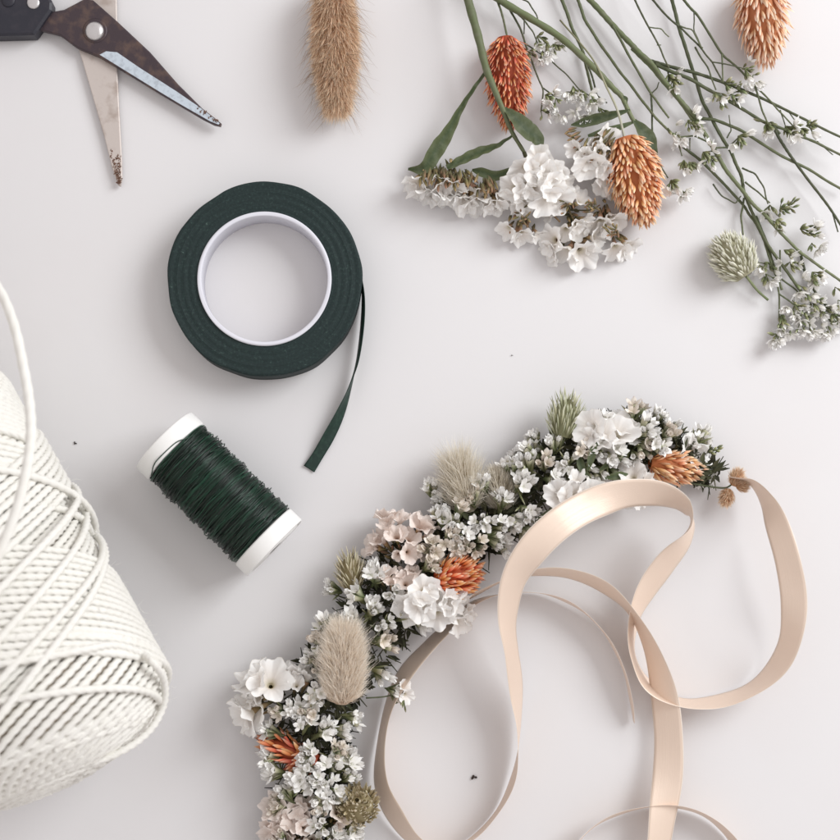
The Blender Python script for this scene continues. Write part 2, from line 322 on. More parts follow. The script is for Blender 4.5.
tail = [(357, 252, 17, 90, 30), (361.5, 275, 17, 92, 30), (363.5, 300, 15, 84, 24), (362, 330, 13, 78, 17), (357.5, 362, 12, 80, 13), (350, 388, 11, 100, 13), (340, 414, 9, 130, 13), (329, 436, 7, 150, 13), (318, 455, 4, 166, 11.5), (309, 469, 2.5, 178, 12.5)]
def strip(mb, ctrl, n=14, m_=6, th=.5, crown=0.0, mat_i=0, W=None, up=(0, 0, 1), crease=0):
    c = cr([(x, y, z, r, (w_[0] if w_ else W)) for x, y, z, r, *w_ in ctrl], n)
    if crease: 
        L_ = np.r_[0, np.cumsum(np.hypot(np.diff(c[:, 0]), np.diff(c[:, 1])))]; q1, q2 = random.uniform(0, 6), random.uniform(0, 6)
        c[:, 3] += crease*(np.sin(L_/23+q1)+.7*np.sin(L_/11+q2)); c[:, 2] += .25*crease*np.sin(L_/17+q2)
    for i in range(len(c)): c[i, 2] = max(c[i, 2], abs(math.sin(R(c[i, 3])))*c[i, 4]/2+.4)
    pts = np.array([P(*q[:3]) for q in c]); T = np.gradient(pts, axis=0); rows = []; ts = []
    for i in range(len(c)):
        t = nrm(T[i]*np.array([1, 1, .0])); t3 = nrm(T[i]); sd = nrm(np.cross(up, t)); ph = R(c[i, 3])
        u = nrm(np.cross(t3, sd)); hv = math.cos(ph)*sd+math.sin(ph)*u; nv = nrm(np.cross(t3, hv)); row = []; tr2 = []
        for layer, xs in ((1, np.linspace(-1, 1, m_+1)), (-1, np.linspace(1, -1, m_+1))):
            for x in xs:
                row.append(pts[i]+hv*x*c[i, 4]/2+nv*(layer*th*(1-.6*abs(x)**6)+crown*(1-x*x))); tr2.append((x+1)/2)
        rows.append(row); ts += tr2
    k = 2*(m_+1); V = np.array(rows).reshape(-1, 3); F = [(i*k+j, i*k+(j+1) % k, (i+1)*k+(j+1) % k, (i+1)*k+j) for i in range(len(c)-1) for j in range(k)]
    mb.add(V, F, ts, .5, mat_i); b0 = mb.n-len(V)
    mb.f += [[b0+j for j in range(k)][::-1], [b0+(len(c)-1)*k+j for j in range(k)]]; mb.m += [mat_i]*2
mb = MB(); strip(mb, tail, th=.55, crown=1.0); mb.build('tape_end', M['tapeside'], tr_)

# ---------------- wire spool ----------------
A0, A1 = P(169.5, 445.5, 40), P(269.5, 543, 40); ax = nrm(A1-A0); L = np.linalg.norm(A1-A0); F3 = frame(ax)
sp_ = thing('wire_spool', 'white plastic spool tightly wound with thin dark green florist wire', 'spool', ((A0+A1)/2)*np.array([1, 1, 0]))
def lathe(prof, n=64, org=A0, F=F3, mb=None):
    mb = mb or MB(); V = []
    for s_, r in prof:
        for k in range(n):
            a = 6.2832*k/n; V.append(org+F[2]*s_+r*(math.cos(a)*F[0]+math.sin(a)*F[1]))
    m_ = len(prof); mb.add(V, [(i*n+k, i*n+(k+1) % n, (i+1)*n+(k+1) % n, (i+1)*n+k) for i in range(m_-1) for k in range(n)]); return mb
rf = 38.2
for s0 in (-7.5, L-9.5):
    inner = 1 if s0 < 0 else -1
    pr = [(0, 8), (0, rf-7), (1.6, rf-6.6), (1.8, rf-2.2), (0, rf-1.8), (.6, rf-.4), (1.6, rf), (15, rf), (16.4, rf-.5), (17, rf-1.6), (17, 10)]
    if inner < 0: pr = [(17-s, r) for s, r in pr][::-1]
    mbf = lathe([(s+s0, r) for s, r in pr]); mbf.build('flange', M['plastic'], sp_)
lathe([(0, 10), (L, 10)]).build('tube', M['plastic'], sp_)
lathe([(9.5, 14), (9.6, 33)]+[(9.6+(L-19.2)*i/30, 33.2+.8*math.sin(i*1.7)) for i in range(31)]+[(L-9.6, 14)]).build('wire_core', M['wirecore'], sp_)
mb = MB()
for i in range(330):
    s0 = 10.5+(L-21)*random.random(); rr = 34.2+random.random()*2.8+.8*math.sin(s0*.23)+(1.2 if random.random() < .15 else 0); sl = random.gauss(0, 2.2)
    if random.random() < .12: sl = random.gauss(0, 9)
    a0 = random.uniform(0, 6.28); span = random.uniform(3.6, 6.6); n = 56; a = a0+np.linspace(0, span, n)
    wob_ = random.uniform(.1, .6); s_ = np.clip(s0+sl*np.sin(np.linspace(-1.5, 1.5, n))+wob_*np.sin(a*random.choice([5, 7, 9])+i), 10.2, L-10.2)
    r_ = rr+.35*np.sin(a*random.choice([9, 13, 17])+i)+(2.2*np.exp(-((np.arange(n)-random.randrange(n))/1.6)**2) if random.random() < .5 else 0)
    pts = A0+np.outer(s_, F3[2])+(np.cos(a)*r_)[:, None]*F3[0]+(np.sin(a)*r_)[:, None]*F3[1]; pts[:, 2] = np.maximum(pts[:, 2], .7)
    mb.tube(pts, .52, 5, r=random.random()**2)
mb.build('wire', M['wire'], sp_)
mb = MB()   # one strand that slips over the rim
fr = lambda s, r, a: A0+F3[2]*s+r*(math.cos(a)*F3[0]+math.sin(a)*F3[1])
top = math.atan2(F3[1][2], F3[0][2])
mb.tube(cr([fr(15, 37.2, top-.9), fr(11, 38.4, top-.45), fr(7.5, 38.8, top-.2), (fr(6.2, 38.9, top+.3)), fr(6.5, 38.9, top+.6), fr(10.5, 38, top+1)], 8), .55, 5, r=.5); mb.build('wire_end', M['wire'], sp_)

# ---------------- twine cone ----------------
Z0 = 152.0; bc = P(29.5, 753.5, Z0); tilt = R(7.5); dxy = nrm(np.array([-0.388, 0.922, 0]))   # from base towards the tip
axd = nrm(np.array([dxy[0]*math.cos(tilt), dxy[1]*math.cos(tilt), -math.sin(tilt)])); FC = frame(axd)
LEN, RB, TA = 430.0, 138.0, math.tan(R(7.5))
def prof(s):      # radius at distance s from the base plane, negative s is the bulging end
    s = np.asarray(s, float); r = RB-np.maximum(s, 0)*TA
    return np.where(s < 26, (RB-26*TA)*np.sqrt(np.clip(1-((26-np.clip(s, -34, 26))/64)**2, .05, 1)), r)
def cpt(s, a, r): return bc+axd*s+r*(math.cos(a)*FC[0]+math.sin(a)*FC[1])
tw = thing('twine_cone', 'big cone of cream white cotton twine lying on its side', 'twine', bc*np.array([1, 1, 0]))
def lathe2(prof_, n=72):
    mb = MB(); V = [cpt(s, 6.2832*k/n, r) for s, r in prof_ for k in range(n)]; m_ = len(prof_)
    mb.add(V, [(i*n+k, i*n+(k+1) % n, (i+1)*n+(k+1) % n, (i+1)*n+k) for i in range(m_-1) for k in range(n)]); return mb
ss = list(np.linspace(-33, LEN, 40)); lathe2([(-36, 20)]+[(s, float(prof(s))-1.0) for s in ss]+[(LEN, 30)]).build('inner_twine_gap_shade', M['twine_gap_shade'], tw)  # solid body under the strands, its dark colour stands in for gap shade
D = 6.5
def twist(i, A): return 1+.18*np.cos(3*A-i*1.5)
SG = [(s_, a_) for s_ in np.linspace(-33, LEN, 150) for a_ in np.linspace(0, 6.2832, 300, endpoint=False)]
SGP = np.array([cpt(s_, a_, float(prof(s_))+5) for s_, a_ in SG])
_f = 1-SGP[:, 2]/H; SGX = CX+(SGP[:, 0]+420-CX)/_f; SGY = CY+(420-SGP[:, 1]-CY)/_f
def find(px, py):       # the point of the cone's upper surface seen at a place in the photo
    d = np.hypot(SGX-px, SGY-py); c = np.where(d < max(3.2, d.min()+.5))[0]; return SG[c[np.argmax(SGP[c, 2])]]
_a, _b = find(60, 640), find(90, 640); SGN = 1 if ((_b[1]-_a[1]+9.42) % 6.283-3.14) > 0 else -1
def helix(s0, a0, ang, lo, hi, lift, seg=2.2, jit=.8):
    out = []
    for sgn in (-1, 1):
        s_, a_, run = s0, a0, []; ph = random.uniform(0, 6.28); k = 0
        while lo < s_ < hi and k < 1200:
            run.append((s_, a_)); rad = max(float(prof(s_)), 45); k += 1
            s_ += sgn*math.sin(R(ang))*seg; a_ += sgn*SGN*math.cos(R(ang))*seg/rad
        out.append(run)
    path = out[0][::-1]+out[1][1:]; q1, q2 = random.uniform(0, 6.28), random.uniform(0, 6.28)
    return np.array([cpt(s_, a_+.004*math.sin(i*.05+q1), float(prof(s_))+(lift if np.isscalar(lift) else lift(s_))+jit*.4*math.sin(i*.09+q2)) for i, (s_, a_) in enumerate(path)])
mb = MB()
for k in range(13):      # turns wound round the bulging end
    ph = R(28+k*4.7); s_, r_ = 26-64*math.sin(ph), (RB-26*TA)*math.cos(ph); A = np.linspace(0, 6.5, int(r_*6.5/2.4)); s_ = max(s_, -36.5)
    mb.tube(np.array([cpt(s_+a*.3-.6, a+k, r_+D*.2-a*.3) for a in A]), D/2, 9, mod=twist, r=.5)
NA_ = 47
for k in range(NA_):    # the dense slanting layer
    mb.tube(helix(60, 6.2832*k/NA_+random.gauss(0, .006), 26, -31, LEN, D*.35), D/2*random.uniform(.97, 1.03), 9, mod=twist, r=.5)
def band(px, py, ang, n, lift, lo, hi, gap=None):
    s0, a0 = find(px, py); gap = gap or D*1.04
    for k in range(n):
        off = (k-(n-1)/2)*gap; rad = float(prof(s0))
        mb.tube(helix(s0+off*math.cos(R(ang)), a0-SGN*off*math.sin(R(ang))/rad, ang, lo+random.uniform(-5, 5), hi+random.uniform(-5, 5), lift, jit=.5), D/2, 9, mod=twist, r=.5)
band(45, 600, -17, 15, D*1.05, 30, LEN)
band(10, 455, -18, 5, D*1.05, 60, LEN)
band(20, 500, 27, 8, D*1.6, 130, LEN)
for px, py, ang, lf in ((56, 622, 30, 1.75), (28, 607, 32, 1.75), (88, 600, 34, 1.75), (80, 691, -13, 1.1), (100, 650, -14, 1.1), (118, 637, -16, 1.1), (30, 560, 30, 2.3), (24, 480, -22, 2.4)):
    s0, a0 = find(px, py); mb.tube(helix(s0, a0, ang, -24, LEN, D*lf), D/2, 9, mod=twist, r=.5)
mb.build('wound_twine', M['twine'], tw); mb = MB()
for i in range(1500):
    s_ = random.uniform(-25, 330); a_ = random.uniform(0, 6.28); p0 = cpt(s_, a_, float(prof(s_))+D*random.uniform(.6, 2)); d = rng.normal(0, 1, 3)+.8*nrm(p0-cpt(s_, a_, 0)); l_ = random.uniform(4, 12)
    p0[2] = max(p0[2], 14); q0 = nrm(d)*l_; b_ = rng.normal(0, .25, 3)*l_; mb.tube([p0, p0+q0*.5+b_*.5, p0+q0+b_*.2], [.16, .14, .08], 3, cap=False)
mb.build('fuzz', M['twine'], tw)
mb = MB(); q = []      # a slack turn that hangs over the edge of the base
for x, y in ((-60, 676), (-20, 668), (30, 661), (80, 651), (112, 647), (138, 655)): s0, a0 = find(x, y); q.append(cpt(s0, a0, float(prof(s0))+D*1.6))
q += [P(*p_) for p_ in ((154, 664, 205), (164, 682, 175), (163, 706, 160), (149, 731, 165), (120, 752, 178), (75, 768, 190), (25, 780, 195), (-40, 790, 190))]
mb.tube(cr(q, 18), D/2, 9, mod=twist, r=.5); mb.build('slack_turn', M['twine'], tw)
mb = MB()   # the outermost loops and the loose end
loose = [P(*q) for q in ((-60, 215, 150), (-22, 262, 190), (0, 291, 215), (14, 325, 240), (23, 365, 262), (29, 400, 280), (31, 432, 292), (28, 462, 300), (20, 498, 305), (9, 530, 308), (-6, 562, 310), (-40, 620, 312), (-90, 700, 308))]
lp = cr(loose, 16); mb.tube(lp, 4.2, 10, mod=lambda i, A: 1+.06*np.cos(3*A-i*.9), r=.5); mb.build('loose_end', M['twine'], tw)

# ---------------- seed heads ----------------
def head(parent, base, tip, rad, n, blen, bwid, matn, spread=.55, name='seed_head', shape=.75, core=True):
    base, tip = np.asarray(base), np.asarray(tip); d = tip-base; Lh = np.linalg.norm(d); d = d/Lh; Fh = frame(d); mb = MB()
    def rr(u): return rad*(math.sin(math.pi*min(1, (u*.86+.12)))**shape)
    if core: 
        V = [base+d*Lh*u*.92+.72*rr(u)*(math.cos(a)*Fh[0]+math.sin(a)*Fh[1]) for u in np.linspace(0, 1, 10) for a in np.linspace(0, 6.2832, 14, endpoint=False)]
        mb.add(V, [(i*14+k, i*14+(k+1) % 14, (i+1)*14+(k+1) % 14, (i+1)*14+k) for i in range(9) for k in range(14)], 0, .2)
    for i in range(n):
        u = (i+.5)/n; a = i*2.39996+random.gauss(0, .12); r = rr(u)*.74; out = math.cos(a)*Fh[0]+math.sin(a)*Fh[1]
        pos = base+d*Lh*(u*.88)+out*r; sp = spread*(1.0-.65*u)*random.uniform(.7, 1.35)
        dd = nrm(d+out*sp+rng.normal(0, .15, 3)); l_ = blen*random.uniform(.65, 1.25)*(1-.15*u)
        # frame with y outwards
        zx = dd; y = nrm(out-np.dot(out, zx)*zx); x = np.cross(y, zx); Mx = np.array([x, y, zx])
        wd = bwid*random.uniform(.7, 1.25); mb.add((BR[0]*np.array([wd, wd*.9, l_]))@Mx+pos, BR[1], BR[2])
    return mb.build(name, M[matn], parent)
def stem_tube(parent, pts, rads, matn='stem', name='stem', sides=7):
    mb = MB(); p = cr([P(*q) for q in pts], 8); r = np.interp(np.linspace(0, 1, len(p)), np.linspace(0, 1, len(rads)), rads)
    mb.tube(p, r*(1+.06*np.sin(np.arange(len(p))*1.3)), sides, t=np.linspace(0, 1, len(p))); return mb.build(name, M[matn], parent)
G = 'dyed canary grass seed heads'
t = thing('canary_grass', 'deep coral red grass head lying behind the thick leafy flower stem', 'dried grass', P(508, 85, 0), G)
head(t, P(505, 38, 19), P(512, 134, 19), 24, 560, 12, 4.4, 'orange2', 1.0); 
t = thing('canary_grass', 'amber orange grass head resting against the right side of the white flowers', 'dried grass', P(636, 185, 0), G)
head(t, P(624, 138, 28), P(648, 229, 24), 28.5, 520, 12.5, 6.6, 'amber', 1.05)
stem_tube(t, [(560, 20, 12), (592, 58, 22), (607, 88, 30), (618, 112, 32), (625, 140, 28)], [.8, 1.0, 1.3], 'palegreen')
t = thing('canary_grass', 'pale peach grass head alone near the top right corner of the table', 'dried grass', P(762, 30, 0), G)
head(t, P(757, -18, 24), P(768, 66, 22), 26, 330, 16, 6.2, 'peach', .8)
stem_tube(t, [(748, -70, 4), (753, -40, 14), (757, -16, 24)], [1.4, 1.4], 'stem')
t = thing('canary_grass', 'pale green natural grass head below the bundle of thin stems', 'dried grass', P(733, 255, 0), G)
head(t, P(746, 276, 19), P(718, 236, 19), 23, 380, 11, 4.2, 'palecream', 1.1, shape=.55)
stem_tube(t, [(768, 300, 10), (757, 290, 14), (746, 276, 19)], [1.2, 1.4], 'stem')

# ---------------- hare tails ----------------
def haretail(parent, base, tip, rad, n, hl, matn, awns=200, stem=True, al=24, hw=.42):
    base, tip = np.asarray(base), np.asarray(tip); d = tip-base; Lh = np.linalg.norm(d); d = d/Lh; Fh = frame(d)
    rr = lambda u: rad*(max(0.02, math.sin(math.pi*min(.995, u*.90+.08)))**.62)
    mb = MB(); V = [base+d*Lh*u*.95+.72*rr(u)*(math.cos(a)*Fh[0]+math.sin(a)*Fh[1]) for u in np.linspace(0, 1, 14) for a in np.linspace(0, 6.2832, 18, endpoint=False)]
    mb.add(V, [(i*18+k, i*18+(k+1) % 18, (i+1)*18+(k+1) % 18, (i+1)*18+k) for i in range(13) for k in range(18)], .1, .5)
    def hair(mb, u, a, l, wd, sp, t1):
        out = math.cos(a)*Fh[0]+math.sin(a)*Fh[1]; p0 = base+d*Lh*u+out*rr(u)*.66; dd = nrm(d*.8+out*sp+rng.normal(0, .22, 3)); sd = nrm(np.cross(dd, rng.normal(0, 1, 3)))*wd
        b_ = nrm(d*random.uniform(.2, .9)+out*random.uniform(-.1, .3)+rng.normal(0, .2, 3)); p1 = p0+dd*l*.5; p2 = p1+nrm(dd+b_*.8)*l*.5
        if min(p1[2], p2[2]) < .5: p1[2] = max(p1[2], .6); p2[2] = max(p2[2], .6)
        mb.add([p0-sd, p0+sd, p1-sd*.8, p1+sd*.8, p2-sd*.15, p2+sd*.15], [(0, 1, 3, 2), (2, 3, 5, 4)], [0, 0, .5, .5, 1, 1])
    for i in range(n): 
        u = random.random()**.95; hair(mb, u, random.uniform(0, 6.2832), hl*random.uniform(.6, 1.2), hw, random.uniform(.5, 1.5)*(1.15-.7*u), 1)
    o = mb.build('fluffy_head', M[matn], parent); mb = MB()
    for i in range(awns): u = random.random(); hair(mb, u, random.uniform(0, 6.2832), al*random.uniform(.6, 1.25), .21, random.uniform(.8, 1.9), 1)
    mb.build('awn', M['awn' if matn == 'tan' else matn], o)
t = thing('hare_tail_grass', 'fluffy tan bunny tail grass lying beside the scissors at the top edge', 'dried grass', P(333, 40, 0))
haretail(t, P(333, -22, 26), P(337, 108, 24), 22.5, 14000, 17, 'tan', 620, hw=.25, al=31)
stem_tube(t, [(330, -90, 6), (332, -50, 18), (333, -18, 26)], [1.6, 1.8], 'straw')

# ---------------- statice flowers ----------------
def floret(mbp, mbc, pos, d, size, tall=1.0, r=None, cal=True):
    tpl = random.choice(CUPS); mbp.inst(tpl, pos, d, (size*random.uniform(.85, 1.15), size*random.uniform(.7, 1.1), size*tall), r=r)
    if cal: mbc.inst(CALYX, pos-nrm(d)*size*.75, d, (size*.17, size*.17, size*.85))
def statice_head(parent, cx, cy, cz, dirpx, n, size, spreadr, matp='petal', up=.6, husks=6, name='flower_head', tight=.55, husk_len=1.0):
    # one head: papery florets fanned from a husk
    size *= 1.0; n = max(2, n-(2 if n > 5 else 1)); mbp, mbc = MB(), MB(); c = P(cx, cy, cz); d0 = nrm(np.array([dirpx[0], -dirpx[1], up])); Fr = frame(d0)
    for i in range(n):
        k = random.uniform(0, 6.28); q = math.sqrt((i+.5)/n); off = spreadr*q*(math.cos(i*2.4+k*.1)*Fr[0]+math.sin(i*2.4+k*.1)*Fr[1]); off[2] = max(off[2]*.55, -cz+size*.4)
        dd = nrm(d0+tight*off/spreadr+rng.normal(0, .15, 3)); floret(mbp, mbc, c+off-d0*size*.5+d0*(1-q)*size*.5, dd, size*random.uniform(.8, 1.15))
    for i in range(husks):
        a = random.uniform(0, 6.28); mbc.inst(SPIN, c-d0*size*random.uniform(.8, 1.7)+rng.normal(0, spreadr*.33, 3)*[1, 1, .4], nrm(d0+rng.normal(0, .35, 3)), (1.7, 1.7, size*.85*husk_len))
    o = mbp.build(name, M[matp], parent); mbc.build('husk', M['husk'], o); return o
GS = 'white statice flower stems'
s1 = thing('statice_flower', 'white papery flower stem with long green leaf wings, left one crossing the red grass head', 'flower', P(500, 130, 0), GS)
stem_tube(s1, [(458, -40, 30), (468, 0, 36), (478, 36, 40), (486, 68, 43), (493, 86, 44), (503, 110, 40), (512, 132, 32), (524, 152, 26)], [4.8, 4.1, 3.6, 2.4, 1.8], 'stem')
mbh = MB()
for i in range(60): mbh.inst(SPIN, P(445+random.gauss(0, 12), 170+random.gauss(0, 3.5)+3, 26+random.uniform(0, 8)), (random.gauss(0, .3), -1, random.gauss(0, .25)), (1.5, 1.5, random.uniform(9, 15)))
for i in range(30): mbh.inst(SPIN, P(484+random.gauss(0, 6), 181+random.gauss(0, 4), 26+random.uniform(0, 6)), (.2+random.gauss(0, .3), -1, random.gauss(0, .25)), (1.4, 1.4, random.uniform(8, 13)))
mbh.build('husk', M['husk'], s1)
def leaf(parent, pts, w_, **k):
    mb = MB(); leafshape(mb, [P(*q) for q in pts], w_, **k); return mb.build('leaf', M['leaf'], parent)
leaf(s1, [(487, 70, 42), (474, 88, 36), (461, 108, 26), (448, 132, 20), (436, 150, 18), (424, 168, 16), (408, 169, 12)], [1.4, 1.8, 2.2, 3.6, 6, 8, 7.5, 5, 1], twist=.35, rip=.9)
leaf(s1, [(512, 136, 30), (497, 146, 26), (480, 152, 22), (463, 160, 20), (447, 168, 18)], [1.2, 2.4, 4.6, 5.8, 5, 3], twist=-.35, rip=.8)
leaf(s1, [(525, 163, 26), (510, 171, 22), (495, 176, 20), (481, 172, 18), (472, 170, 14)], [1.5, 3.5, 5, 4.5, 1], twist=.2, rip=.3)
leaf(s1, [(504, 108, 40), (514, 117, 42), (526, 130, 40), (536, 138, 34), (542, 152, 30)], [2, 5.5, 9.5, 10, 7, 2], twist=.3, rip=.6)
leaf(s1, [(541, 150, 30), (544, 156, 26), (548, 162, 22)], [2, 2, .5])
stem_tube(s1, [(524, 152, 26), (532, 175, 20), (545, 205, 14), (560, 222, 10)], [2, 1.2, .9], 'husk')
for a in ((426, 186, 15, (-.25, 1), 8, 17, 12), (446, 190, 16, (0, 1), 9, 17, 13), (470, 197, 16, (.15, 1), 8, 17, 11), (492, 203, 18, (.2, .8), 6, 15, 10)):
    statice_head(s1, a[0], a[1], a[2], a[3], a[4], a[5], a[6], husks=14, up=.35, matp='petal', husk_len=1.2)
for a in ((533, 170, 34, (-.1, .6), 5, 16, 11), (543, 188, 34, (.1, .5), 6, 17, 13), (520, 195, 26, (-.3, .7), 6, 14, 12), (556, 180, 30, (.4, .3), 4, 16, 10)):
    statice_head(s1, a[0], a[1], a[2], a[3], a[4], a[5], a[6], husks=4, up=.9)
for a in ((516, 232, 12, (-.1, 1), 4, 13, 10), (533, 235, 10, (.2, 1), 3, 11, 7)): statice_head(s1, *a, husks=4, up=.3, matp='petal')
s2 = thing('statice_flower', 'white papery flower stem, right one under the amber grass head with dark green bracts', 'flower', P(600, 160, 0), GS)
stem_tube(s2, [(470, -22, 20), (500, 0, 22), (530, 18, 22), (560, 37, 22), (586, 60, 22), (602, 76, 22), (614, 89, 22), (622, 97, 22), (628, 110, 22), (636, 124, 20), (654, 146, 16)], [3.8, 3.6, 3.3, 3.0, 2.6, 2.2, 1.5], 'stem')
leaf(s2, [(630, 110, 24), (612, 115, 24), (596, 119, 22), (582, 123, 20), (571, 125, 20)], [1, 4, 5.5, 4.5, .6], twist=.3)
leaf(s2, [(634, 122, 22), (618, 128, 22), (604, 132, 22), (588, 136, 20)], [1.2, 3.5, 4, 1.5], twist=-.2)
leaf(s2, [(634, 120, 22), (644, 133, 24), (652, 144, 22), (657, 160, 18)], [2, 6.5, 8, 4, .8], twist=.2, rip=.5)
leaf(s2, [(622, 96, 24), (626, 99, 24), (625, 106, 24)], [.8, 2, .6])
for a in ((583, 157, 26, (-.2, .5), 5, 17, 12), (598, 166, 30, (.1, .7), 6, 17, 13), (604, 150, 28, (.2, .3), 4, 14, 9), (613, 182, 16, (.4, .9), 4, 15, 11)):
    statice_head(s2, *a, husks=4, up=.9)
mbh = MB()
for i in range(46): mbh.inst(SPIN, P(606+random.gauss(0, 9), 140+random.gauss(0, 6), 28+random.uniform(0, 8)), (-.6+random.gauss(0, .3), -.8, random.gauss(0, .3)), (1.4, 1.4, random.uniform(9, 15)))
for i in range(12): mbh.inst(SPIN, P(578+random.gauss(0, 4), 134+random.gauss(0, 3), 26), (-.9, -.4+random.gauss(0, .3), .2), (1.3, 1.3, random.uniform(7, 11)))
mbh.build('husk', M['husk'], s2)
s3 = thing('statice_sprig', 'short loose sprig of white papery florets spread below the statice heads', 'flower', P(585, 225, 0), GS)
stem_tube(s3, [(566, 196, 14), (570, 212, 14), (578, 228, 12), (583, 240, 10)], [1, .8, .6], 'husk')
stem_tube(s3, [(570, 210, 14), (590, 210, 14), (600, 205, 14)], [.7, .8, .6], 'husk')
stem_tube(s3, [(595, 212, 14), (607, 226, 12), (614, 236, 10)], [.7, .7, .6], 'husk')
for a in ((558, 206, 16, (-.7, -.1), 4, 13, 8), (572, 232, 14, (0, .8), 3, 13, 6), (583, 222, 18, (.5, .3), 3, 13, 6), (606, 222, 16, (.2, .9), 5, 15, 9), (553, 246, 10, (-.9, .3), 4, 13, 8), (576, 252, 12, (0, 1), 3, 15, 6), (592, 240, 12, (.9, .3), 2, 13, 4), (622, 246, 12, (.3, .8), 4, 14, 8), (573, 198, 16, (0, -.6), 2, 11, 5)):
    statice_head(s3, *a, husks=5, up=.5)
for (x, y) in ((523, 217), (568, 205), (592, 205), (614, 232)):
    mbh = MB()
    for i in range(14): mbh.inst(SPIN, P(x+random.gauss(0, 3), y+random.gauss(0, 3), 28), rng.normal(0, 1, 3)*[1, 1, .4], (1.1, 1.1, random.uniform(5, 9)))
    mbh.build('husk', M['husk'], s3)

# ---------------- fine branching sprigs ----------------
def bud_cluster(mbg, mbw, x, y, z, n=9, dirp=None, white=0, rad=7):
    a0 = math.atan2(*(dirp or (.5, .7))[::-1])
    for i in range(n):
        a = a0+random.gauss(0, .55); l = random.uniform(0, rad); p = P(x+math.cos(a)*l, y+math.sin(a)*l, z+random.uniform(-3, 4)); d = np.array([math.cos(a+random.gauss(0, .3)), -math.sin(a+random.gauss(0, .3)), random.gauss(.2, .3)])
        mbg.inst(SPIN, p, d, (random.uniform(1.0, 1.6),)*2+(random.uniform(5, 8.5),)); mbg.tube([P(x, y, z), p+nrm(d)], .45, 4, t=.3, cap=False)
    for i in range(white):
        a = a0+random.gauss(0, .8); p = P(x+math.cos(a)*rad*1.2, y+math.sin(a)*rad*1.2, z+random.uniform(-2, 3)); d = np.array([math.cos(a), -math.sin(a), random.uniform(0, .7)])
        mbw.inst(random.choice(STARS), p, d, random.uniform(7, 11), m=0)
def sprig(label, stems, clusters, z=10, matn='stemdark'):
    allp = stems[0][0]; t = thing('sea_lavender_sprig', label, 'dried flower', P(*allp[len(allp)//2][:2], 0), 'thin branching sea lavender sprigs')
    for k, (pts, r0, r1) in enumerate(stems):
        zz = z+4*math.sin(k*1.7); q = [(x, y, max(2, zz+3*math.sin(x*.05+k))) for x, y in pts]
        dens = [q[0]]
        for a, b in zip(q, q[1:]): dens.append(((a[0]+b[0])/2+random.gauss(0, .25), (a[1]+b[1])/2+random.gauss(0, .25), (a[2]+b[2])/2)); dens.append(b)
        stem_tube(t, dens, [r0, r1], matn if r0 < 2.2 else 'stem', 'stem' if k == 0 else 'branch', sides=6)
    for c in clusters:
        x, y, n, wv = c[:4]; mbg, mbw = MB(), MB(); bud_cluster(mbg, mbw, x, y, z+3, n, c[4] if len(c) > 4 else None, wv, c[5] if len(c) > 5 else 7)
        o = mbg.build('bud_cluster', M['calyx'], t) if mbg.n else t
        if mbw.n: mbw.build('blossom', M['bud'], o)
    return t
sprig('thin green sprig just right of the red grass head, with tiny white blossoms', [([(494, -30), (509, 8), (520, 28), (526, 46), (535, 70), (543, 90), (541, 112)], 1.2, .7), ([(490, -28), (497, 0), (503, 18), (507, 36)], 1.2, 1.0), ([(526, 44), (550, 60), (566, 74), (580, 90), (594, 98)], .8, .6), ([(509, 6), (524, 20), (533, 32), (538, 44)], 1.0, .6), ([(524, 18), (524, 34)], .7, .6), ([(515, -5), (528, 2), (536, 14), (538, 22)], .9, .6), ([(543, 88), (555, 96), (568, 92), (580, 94)], .8, .5)],
      [(537, 36, 8, 2), (546, 42, 10, 3, (.3, 1)), (553, 44, 9, 2, (.6, 1)), (542, 50, 3, 5, (0, 1)), (526, 50, 6, 0), (573, 86, 7, 4, (.2, 1)), (582, 90, 8, 5, (.2, 1)), (590, 95, 8, 4, (.4, 1)), (545, 95, 8, 3, (.6, .4)), (556, 98, 5, 6, (.2, 1)), (565, 104, 0, 7, (0, 1), 10), (582, 104, 0, 7, (0, 1), 10), (541, 110, 3, 1)], z=14)
sprig('dark straight twig running down into the green bracts of the statice', [([(553, -30), (562, 0), (572, 28), (583, 52), (588, 74), (594, 98), (600, 112)], 1.9, 1.2), ([(583, 52), (592, 76), (597, 95), (607, 103)], 1.1, .8)], [(600, 108, 5, 0)], z=8)
sprig('long dark leafless twig just right of the thick statice stem', [([(566, -30), (578, 0), (585, 20), (600, 44), (620, 72), (640, 98), (655, 117), (669, 131)], 1.7, 1.2)], [(668, 128, 4, 4), (676, 132, 3, 5, (.3, .8))], z=12)
